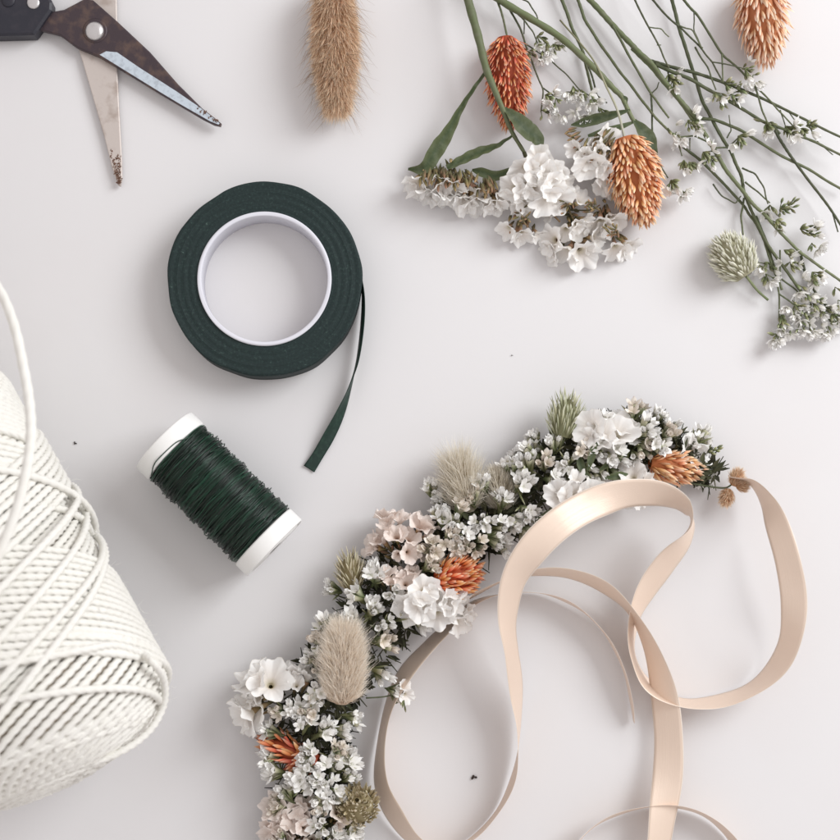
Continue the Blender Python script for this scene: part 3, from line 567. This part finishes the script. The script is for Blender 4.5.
sprig('widest sprig, its thick pale green stem forking across the top right', [
    ([(570, -20), (590, 0), (610, 22), (632, 45), (650, 62), (662, 78), (680, 100), (697, 120), (712, 146), (726, 170), (742, 190), (752, 203), (764, 214), (780, 232), (800, 252), (822, 268), (845, 284)], 3.1, 1.3),
    ([(612, 25), (628, 54), (650, 92), (660, 106), (669, 118)], 1.4, 1.0), ([(651, 92), (652, 112), (653, 140), (657, 160), (668, 178)], 1.1, .7), ([(650, 95), (657, 88), (659, 82)], .7, .5),
    ([(651, 61), (668, 66), (692, 72), (722, 82), (752, 94), (782, 108), (810, 122), (845, 139)], 1.9, 1.2), ([(655, 64), (690, 79), (722, 97), (762, 121), (786, 130), (815, 142), (845, 157)], 2.0, 1.2),
    ([(632, 48), (652, 68), (672, 92), (690, 116), (700, 130)], 2.2, 1.6), ([(697, 118), (715, 120), (742, 131), (780, 155), (810, 170), (845, 191)], 1.7, 1.3),
    ([(708, 142), (694, 136), (678, 137)], 1, .8), ([(678, 136), (682, 156)], .8, .6), ([(690, 138), (690, 150)], .7, .5), ([(715, 148), (728, 147), (738, 138)], 1.0, .7), ([(727, 138), (731, 130), (729, 115)], .8, .5), ([(780, 110), (786, 128)], .8, .5), ([(789, 112), (796, 122)], .7, .5), ([(807, 122), (818, 142), (833, 155)], .8, .5), ([(668, 72), (668, 85)], .8, .6)],
    [(668, 74, 10, 2), (673, 80, 8, 2), (724, 84, 9, 1, (.8, .1)), (735, 88, 9, 1, (.9, 0)), (720, 98, 10, 2, (.1, 1)), (731, 94, 8, 2), (766, 122, 12, 2, (.3, 1)), (785, 126, 14, 3), (792, 126, 12, 2), (800, 128, 10, 1), (806, 126, 6, 1, (1, 0)), (738, 136, 12, 3), (684, 160, 14, 1, (0, 1)), (689, 162, 10, 1), (703, 152, 14, 2), (709, 156, 8, 1), (688, 120, 9, 3), (694, 122, 7, 2), (776, 220, 12, 1), (800, 229, 8, 1, (1, .2)), (809, 233, 8, 3, (1, .2)), (812, 243, 3, 6), (671, 180, 12, 4), (678, 187, 3, 6), (813, 275, 10, 2), (835, 287, 3, 2)], z=14, matn='stemdark')
sprig('short hair thin twig with one small hooked side shoot at the top edge', [([(622, -35), (635, 0), (648, 26), (660, 48), (669, 68)], 1.1, .8), ([(648, 27), (661, 29), (669, 37)], .7, .6), ([(657, 45), (661, 45)], .6, .5)], [], z=20)
sprig('thin twig left of the peach grass head with short forked side shoots', [([(635, -22), (653, 0), (671, 20), (690, 37), (701, 48), (712, 62), (722, 80)], 1.2, .8), ([(680, 26), (692, 30), (700, 45), (703, 48)], .8, .6), ([(694, 12), (694, 30), (701, 46)], .7, .5), ([(695, 47), (708, 68), (716, 90)], 1.0, .7), ([(712, 62), (730, 65), (742, 68)], .8, .5), ([(722, 54), (723, 82)], .9, .7)], [(745, 69, 6, 2), (715, 92, 6, 1)], z=24)
sprig('dark sprig running down to the white blossoms at the lower right edge', [([(664, -35), (672, 0), (679, 28), (690, 62), (702, 100), (716, 127), (731, 152), (741, 175), (744, 192), (752, 212), (765, 240), (780, 262), (800, 290), (822, 312), (845, 332)], 1.9, 1.5),
    ([(742, 168), (755, 174), (764, 188), (768, 204)], 1.0, .7), ([(745, 182), (758, 192), (770, 203)], 1.0, .7), ([(800, 251), (806, 275), (818, 296), (845, 328)], 1.6, 1.3), ([(756, 216), (768, 245), (776, 272), (779, 294), (779, 318)], 1.3, .8), ([(779, 294), (792, 303), (802, 312)], .9, .7), ([(775, 274), (796, 290), (806, 306)], 1.0, .7), ([(764, 218), (775, 222), (786, 226)], .8, .5), ([(780, 250), (780, 285)], .9, .6)],
    [(770, 205, 12, 1), (780, 208, 10, 0, (1, 0)), (788, 206, 6, 0, (1, -.2)), (784, 250, 14, 1, (.8, .2)), (790, 262, 13, 2), (768, 262, 10, 2, (-.2, 1)), (766, 274, 5, 5, (0, 1)), (781, 314, 9, 1, (.2, 1)), (780, 322, 9, 2, (-.1, 1)), (776, 334, 5, 6, (-.2, 1), 5), (794, 306, 10, 3), (803, 312, 12, 5), (812, 300, 12, 4), (822, 306, 12, 4), (831, 314, 8, 4), (812, 272, 8, 2), (796, 284, 2, 6), (792, 300, 2, 6), (810, 320, 4, 9, (0, 1), 10), (825, 322, 2, 7, (0, 1), 9), (800, 322, 3, 7, (0, 1)), (838, 300, 2, 6), (805, 290, 5, 5), (790, 326, 2, 5, (0, 1))], z=9)
sprig('bare twig passing just left of the peach grass head and out over the right edge', [([(668, -22), (684, 0), (698, 16), (722, 54), (740, 70), (755, 86), (773, 104), (783, 115), (800, 134)], 1.5, .7), ([(755, 86), (762, 110), (768, 124)], 1.1, .8), ([(775, 130), (784, 146), (795, 162), (820, 195), (835, 216), (845, 232)], 1.6, 1.2), ([(833, 214), (838, 232)], .9, .7), ([(770, 122), (780, 134)], 1.2, 1.4)], [(742, 69, 5, 0, (1, .2)), (753, 75, 2, 4, (.8, .6)), (768, 124, 8, 0)], z=18)
sprig('dark twig slanting beneath the others down to the pale green grass head', [([(674, 139), (700, 160), (724, 184), (744, 206), (755, 222), (764, 240), (773, 268), (782, 290)], 1.5, 1.3), ([(713, 184), (722, 196), (735, 203), (741, 196)], .9, .6), ([(744, 198), (741, 216), (743, 235)], 1.1, .9)], [(757, 262, 6, 3, (.4, 1))], z=6)

# ---------------- flower crown ----------------
spine = np.array([(300, 900, 60), (312, 850, 52), (316, 800, 48), (308, 745, 48), (318, 700, 48), (356, 645, 46), (388, 600, 50), (425, 562, 44), (465, 535, 40), (508, 508, 38), (548, 478, 38), (592, 450, 36), (640, 440, 32), (680, 456, 22), (715, 476, 10)], float)
cw = thing('flower_crown', 'half finished crown of white dried flowers with long peach satin ribbon ties', 'flower crown', P(400, 590, 0))
SPN = cr(spine, 10)
def sp_at(u):
    x = u*(len(SPN)-1); i = min(int(x), len(SPN)-2); f = x-i; q = SPN[i]*(1-f)+SPN[i+1]*f; t = SPN[i+1]-SPN[i]; return q, nrm(np.array([t[0], t[1], 0]))
mb = MB(); q = [P(x, y, 14) for x, y, w_ in SPN]; mb.tube(q, 3.2, 8); mb.build('wire_frame', M['stemdark'], cw)
mb = MB()
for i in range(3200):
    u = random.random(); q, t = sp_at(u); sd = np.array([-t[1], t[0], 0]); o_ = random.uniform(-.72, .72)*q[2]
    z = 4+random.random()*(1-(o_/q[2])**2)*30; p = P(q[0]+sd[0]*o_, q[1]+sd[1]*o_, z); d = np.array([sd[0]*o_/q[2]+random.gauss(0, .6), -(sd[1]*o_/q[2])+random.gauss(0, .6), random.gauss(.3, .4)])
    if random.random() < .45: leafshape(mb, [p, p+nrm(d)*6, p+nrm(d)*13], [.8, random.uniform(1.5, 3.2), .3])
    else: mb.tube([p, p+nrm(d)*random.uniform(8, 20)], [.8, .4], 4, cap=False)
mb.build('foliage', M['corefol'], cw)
def small_cluster(x, y, z, d0, n, size=7.5, spread=.6, rad=8, mats=('bud', 'calyx')):
    """spray of small five-pointed blossoms on ribbed green calyxes"""
    mbw, mbg = MB(), MB(); c = P(x, y, z); Fr = frame(d0)
    for i in range(n):
        q = math.sqrt((i+.5)/n); a = i*2.4+random.gauss(0, .3); off = rad*q*(math.cos(a)*Fr[0]+math.sin(a)*Fr[1]); dd = nrm(d0+spread*off/rad+rng.normal(0, .13, 3))
        p = c+off*.55+dd*random.uniform(2, 9)+nrm(d0)*(1-q)*3; p[2] = max(p[2], 5); s_ = size*random.uniform(.75, 1.2); cl = s_*random.uniform(1.4, 2.0)
        mbg.inst(CALYX, p-dd*cl, dd, (s_*.30, s_*.30, cl*1.02)); mbw.inst(STARS[random.choice([0, 0, 3, 3, 1, 1, 2, 4])], p-dd*s_*.15, nrm(dd+rng.normal(0, .1, 3)), (s_*random.uniform(.8, 1.2), s_, s_*random.uniform(.75, 1.15)))
        mbg.tube([c-nrm(d0)*8, p-dd*cl], .55, 4, t=.4, cap=False)
        if random.random() < .9: mbg.inst(SPIN, p-dd*cl*.9, nrm(dd+rng.normal(0, .35, 3)), (1.0, 1.0, cl*1.1))
    o = mbw.build('blossom_spray', M[mats[0]], cw); mbg.build('calyx', M[mats[1]], o)
# large papery heads (x, y, z, dir, n, size, spread, material)
BIG = [(262, 684, 40, (-.5, -.8), 5, 19, 11, 'petal', .7), (250, 708, 36, (-.9, .2), 5, 19, 11, 'petal', .7), (300, 677, 38, (.1, -1), 6, 15, 11, 'petal', .4),
       (392, 522, 36, (-.1, -1), 6, 15, 12, 'blush', .5), (407, 548, 44, (.3, -.1), 7, 14, 12, 'blush', 1.1), (378, 545, 34, (-.7, -.4), 4, 14, 8, 'blush', .5), (422, 530, 38, (.5, -.7), 4, 13, 8, 'blush', .6),
       (392, 577, 46, (-.1, -1), 8, 12, 13, 'blush', .6), (414, 579, 44, (.5, -.7), 6, 12, 10, 'blush', .8),
       (420, 600, 56, (.0, .3), 4, 17, 9, 'petal', 1.2), (444, 606, 52, (.5, .3), 5, 17, 11, 'petal', 1.0), (462, 618, 38, (.9, .5), 4, 13, 8, 'petal', .6), (452, 596, 46, (.7, -.3), 3, 14, 8, 'petal', .8),
       (573, 492, 56, (0, -.3), 5, 18, 13, 'petal', 1.0), (606, 438, 44, (-.3, -.5), 6, 19, 13, 'petal', .8), (624, 430, 36, (.2, -.7), 6, 17, 13, 'petal', .8), (590, 436, 48, (-.6, .1), 3, 17, 8, 'petal', .8),
       (638, 476, 42, (.0, -.5), 3, 17, 7, 'petal', .6), (690, 448, 22, (.6, -.5), 4, 15, 9, 'petal', .5), (634, 500, 24, (.1, .8), 3, 14, 6, 'petal', .6),
       (278, 822, 32, (-.6, -.1), 8, 13, 15, 'blush', .8), (300, 836, 40, (-.1, .2), 7, 13, 14, 'blush', 1.2), (300, 806, 34, (-.3, -.5), 5, 12, 9, 'blush', .8), (335, 822, 44, (.3, .2), 3, 12, 7, 'blush', 1.2),
       (705, 478, 14, (.6, .5), 3, 11, 6, 'petal', .4), (405, 688, 26, (.3, -.2), 3, 11, 5, 'petal', .6)]
for x, y, z, d, n, s_, spd, mt_, up in BIG: statice_head(cw, x, y, z, d, n, s_, spd, matp=mt_, up=up, husks=5)
# small blossom sprays scattered over the crown away from the named heads
KEEP = [(x, y, 17) for x, y, *_ in BIG]+[(458, 573, 26), (440, 578, 18), (475, 570, 18), (678, 466, 30), (660, 464, 18), (567, 415, 24), (349, 562, 18), (357, 803, 23), (343, 655, 26), (343, 690, 26), (343, 672, 26), (290, 752, 12), (270, 744, 10), (460, 470, 22)]
placed = []
def tryplace(x, y, mind):
    if any((x-a)**2+(y-b)**2 < (c*.85)**2 for a, b, c in KEEP): return False
    if any((x-a)**2+(y-b)**2 < mind**2 for a, b in placed): return False
    placed.append((x, y)); return True
cnt = 0
for i in range(9000):
    if cnt >= 98: break
    u = random.uniform(.03, .94); q, t = sp_at(u); sd = np.array([-t[1], t[0], 0]); o_ = random.uniform(-.80, .80); x, y = q[0]+sd[0]*o_*q[2], q[1]+sd[1]*o_*q[2]
    if y > 880 or not tryplace(x, y, 12.3): continue
    z = 12+34*(1-o_*o_)**.5; d0 = nrm(np.array([sd[0]*o_*1.2+t[0]*.25, -(sd[1]*o_*1.2+t[1]*.25), (.2+.65*(1-abs(o_)))])+rng.normal(0, .18, 3))
    small_cluster(x, y, z, d0, random.randint(4, 8), random.uniform(8, 12), rad=random.uniform(8, 11), mats=(random.choice(('bud', 'bud', 'bud', 'budcream')), 'calyx')); cnt += 1
for x, y, d in ((432, 492, (-.2, .8, .5)), (442, 500, (-.6, .5, .6)), (470, 492, (.2, .8, .7)), (536, 440, (-.5, .8, .4)), (542, 452, (-.9, .2, .4)), (335, 590, (-1, .3, .4)), (520, 462, (-.5, .8, .5)), (700, 440, (.4, .5, .3)), (667, 428, (.5, .7, .5)), (655, 420, (.3, .8, .5)), (392, 690, (.8, -.2, .4)), (282, 738, (-.8, 0, .6))):
    small_cluster(x, y, 22, np.array(d, float), 7, 8)
# seed heads in the crown
head(cw, P(436, 583, 44), P(481, 569, 44), 20.5, 260, 12.5, 6.6, 'orange', .85, name='orange_seed_head')
head(cw, P(650, 463, 34), P(702, 471, 26), 16.5, 170, 13.5, 6.6, 'amber', .65, name='orange_seed_head')
head(cw, P(302, 758, 34), P(262, 738, 26), 13, 60, 16, 8, 'orange2', .6, name='orange_seed_head')
head(cw, P(318, 752, 36), P(290, 768, 30), 13, 50, 15, 8, 'orange2', .8, name='orange_seed_head')
head(cw, P(562, 438, 36), P(569, 396, 34), 18, 150, 15, 3.6, 'palegreen', .75, name='green_seed_head', shape=.55)
head(cw, P(353, 590, 30), P(348, 554, 30), 14, 130, 14, 3.2, 'straw', .9, name='straw_seed_head', shape=.5)
head(cw, P(357, 812, 24), P(357, 799, 60), 23, 230, 12, 6, 'strawcream', .75, name='straw_seed_head')
haretail(cw, P(342, 704, 52), P(344, 632, 56), 17, 12000, 20, 'cream', 700, al=27, hw=.23)
haretail(cw, P(470, 512, 26), P(457, 462, 30), 15, 1700, 27, 'pale', 60, al=32, hw=.3)
haretail(cw, P(502, 510, 28), P(498, 474, 30), 15, 1800, 14, 'pale', 20, al=16)
# green sprig below the ribbon arch, brown dried bloom at the end, loose floret over the band
leaf(cw, [(534, 520, 46), (548, 516, 50), (562, 508, 48), (578, 500, 44)], [1, 5, 6, 1], twist=.2)
for p in ([(588, 470, 56), (592, 455, 58), (597, 440, 56)], [(600, 470, 52), (612, 462, 52), (624, 456, 48)], [(590, 480, 52), (582, 468, 54), (578, 452, 50)], [(605, 478, 50), (617, 476, 50), (628, 474, 46)]): leaf(cw, p, [1, 3.5, 4, .6])
stem_tube(cw, [(668, 478, 30), (690, 483, 26), (722, 488, 22), (733, 484, 20)], [1.2, 1.0, .8], 'stemdark', 'stem')
stem_tube(cw, [(696, 458, 22), (708, 453, 18), (722, 448, 14)], [.9, .6], 'stemdark', 'stem')
stem_tube(cw, [(366, 698, 30), (382, 697, 28), (398, 694, 26)], [.8, .7], 'stemdark', 'stem')
mbg, mbw = MB(), MB(); bud_cluster(mbg, mbw, 708, 452, 17, 9, (1, -.3), 1, 10); mbg.build('bud_cluster', M['calyx'], cw); mbg = MB(); bud_cluster(mbg, mbw, 404, 700, 26, 5, (-.3, .5)); mbg.build('bud_cluster', M['calyx'], cw)
for (x, y, x1, y1) in ((733, 486, 739, 472), (729, 489, 725, 503), (736, 487, 745, 484)): haretail(cw, P(x, y, 20), P(x1, y1, 22), 6.5, 700, 6.5, 'tan', 10, al=8, hw=.3)
# satin ribbons: x, y, height, roll (0 lies flat, 90 stands on its edge), width
RB1 = [(466, 608, 16, 84, 28), (453, 622, 20, 80, 30), (430, 645, 22, 72, 32), (405, 674, 19, 66, 32), (389, 706, 18, 72, 32), (381, 745, 18, 78, 32), (381, 782, 18, 64, 32), (393, 812, 16, 52, 32), (414, 840, 15, 56, 32), (440, 850, 16, 72, 32), (470, 840, 17, 86, 32), (497, 812, 18, 90, 32), (514, 776, 20, 88, 32), (519, 735, 24, 80, 32), (517, 695, 30, 62, 32), (512, 655, 46, 55, 31), (508, 618, 60, 44, 31), (514, 580, 76, 28, 31), (534, 548, 88, 8, 32), (560, 523, 88, -8, 32), (590, 505, 76, -6, 32), (625, 494, 68, 26, 32), (658, 494, 66, 44, 32), (683, 505, 62, 68, 32), (691, 520, 62, 98, 33), (683, 541, 50, 128, 33), (664, 565, 38, 142, 33), (646, 592, 28, 142, 33), (634, 622, 20, 120, 32), (633, 655, 17, 108, 32), (648, 685, 17, 112, 32), (680, 702, 17, 108, 32), (715, 702, 18, 108, 32), (750, 690, 22, 104, 32), (776, 668, 28, 112, 32), (790, 640, 36, 130, 28), (794, 602, 44, 154, 27), (788, 562, 50, 146, 27), (777, 525, 48, 134, 27), (766, 500, 40, 112, 27), (751, 483, 30, 96, 26), (731, 478, 22, 90, 26)]
RB2 = [(452, 612, 24, 90, 30), (473, 596, 28, 84, 30), (508, 579, 34, 80, 30), (543, 572, 40, 72, 30), (575, 575, 42, 70, 31), (605, 588, 40, 74, 31), (632, 613, 34, 80, 31), (650, 645, 28, 70, 31), (662, 684, 24, 48, 32), (668, 728, 22, 32, 31), (668, 772, 24, 14, 31), (662, 820, 26, -18, 31), (655, 880, 24, -24, 31), (650, 930, 20, -20, 31)]
RB3 = [(455, 616, 18, 94, 30), (480, 600, 18, 92, 30), (510, 593, 18, 88, 30), (545, 594, 17, 90, 30), (578, 608, 17, 88, 30), (605, 634, 16, 90, 28), (623, 668, 16, 92, 26), (631, 700, 13, 93, 20), (634, 722, 9, 94, 10)]
RB4 = [(560, 870, 16, 85, 30), (580, 840, 17, 76, 30), (603, 821, 17, 72, 30), (633, 810, 17, 72, 30), (665, 806, 17, 76, 30), (697, 812, 17, 82, 30), (722, 828, 16, 80, 30), (738, 852, 16, 80, 30), (742, 900, 16, 80, 30)]
for rb in (RB1, RB2, RB3, RB4):
    mb = MB(); rb = [(x, y, z, r, w_-1.5) for x, y, z, r, w_ in rb]; strip(mb, rb, n=14, m_=8, th=.22, crown=.2, crease=2.4); mb.build('ribbon', M['satin'], cw)

# ---------------- crumbs ----------------
for (x, y, lab) in ((473, 776, 'dark petal crumb on the table inside the ribbon loop'), (75, 443, 'tiny dark crumb on the table beside the twine cone'), (512, 355, 'faint tiny crumb on the bare table above the flower crown')):
    k = {473: 1.0, 75: .55, 512: .3}[x]; mb = MB()
    for i in range(4): mb.inst(SPIN, P(x+random.gauss(0, .8*k), y+random.gauss(0, .8*k), 1.0), rng.normal(0, 1, 3)*[1, 1, .2], (1.2*k, 1.2*k, 3.2*k))
    tag(mb.build('plant_crumb', M['crumb'], origin=P(x, y, 0)), lab, 'crumb', 'plant crumbs on the table')
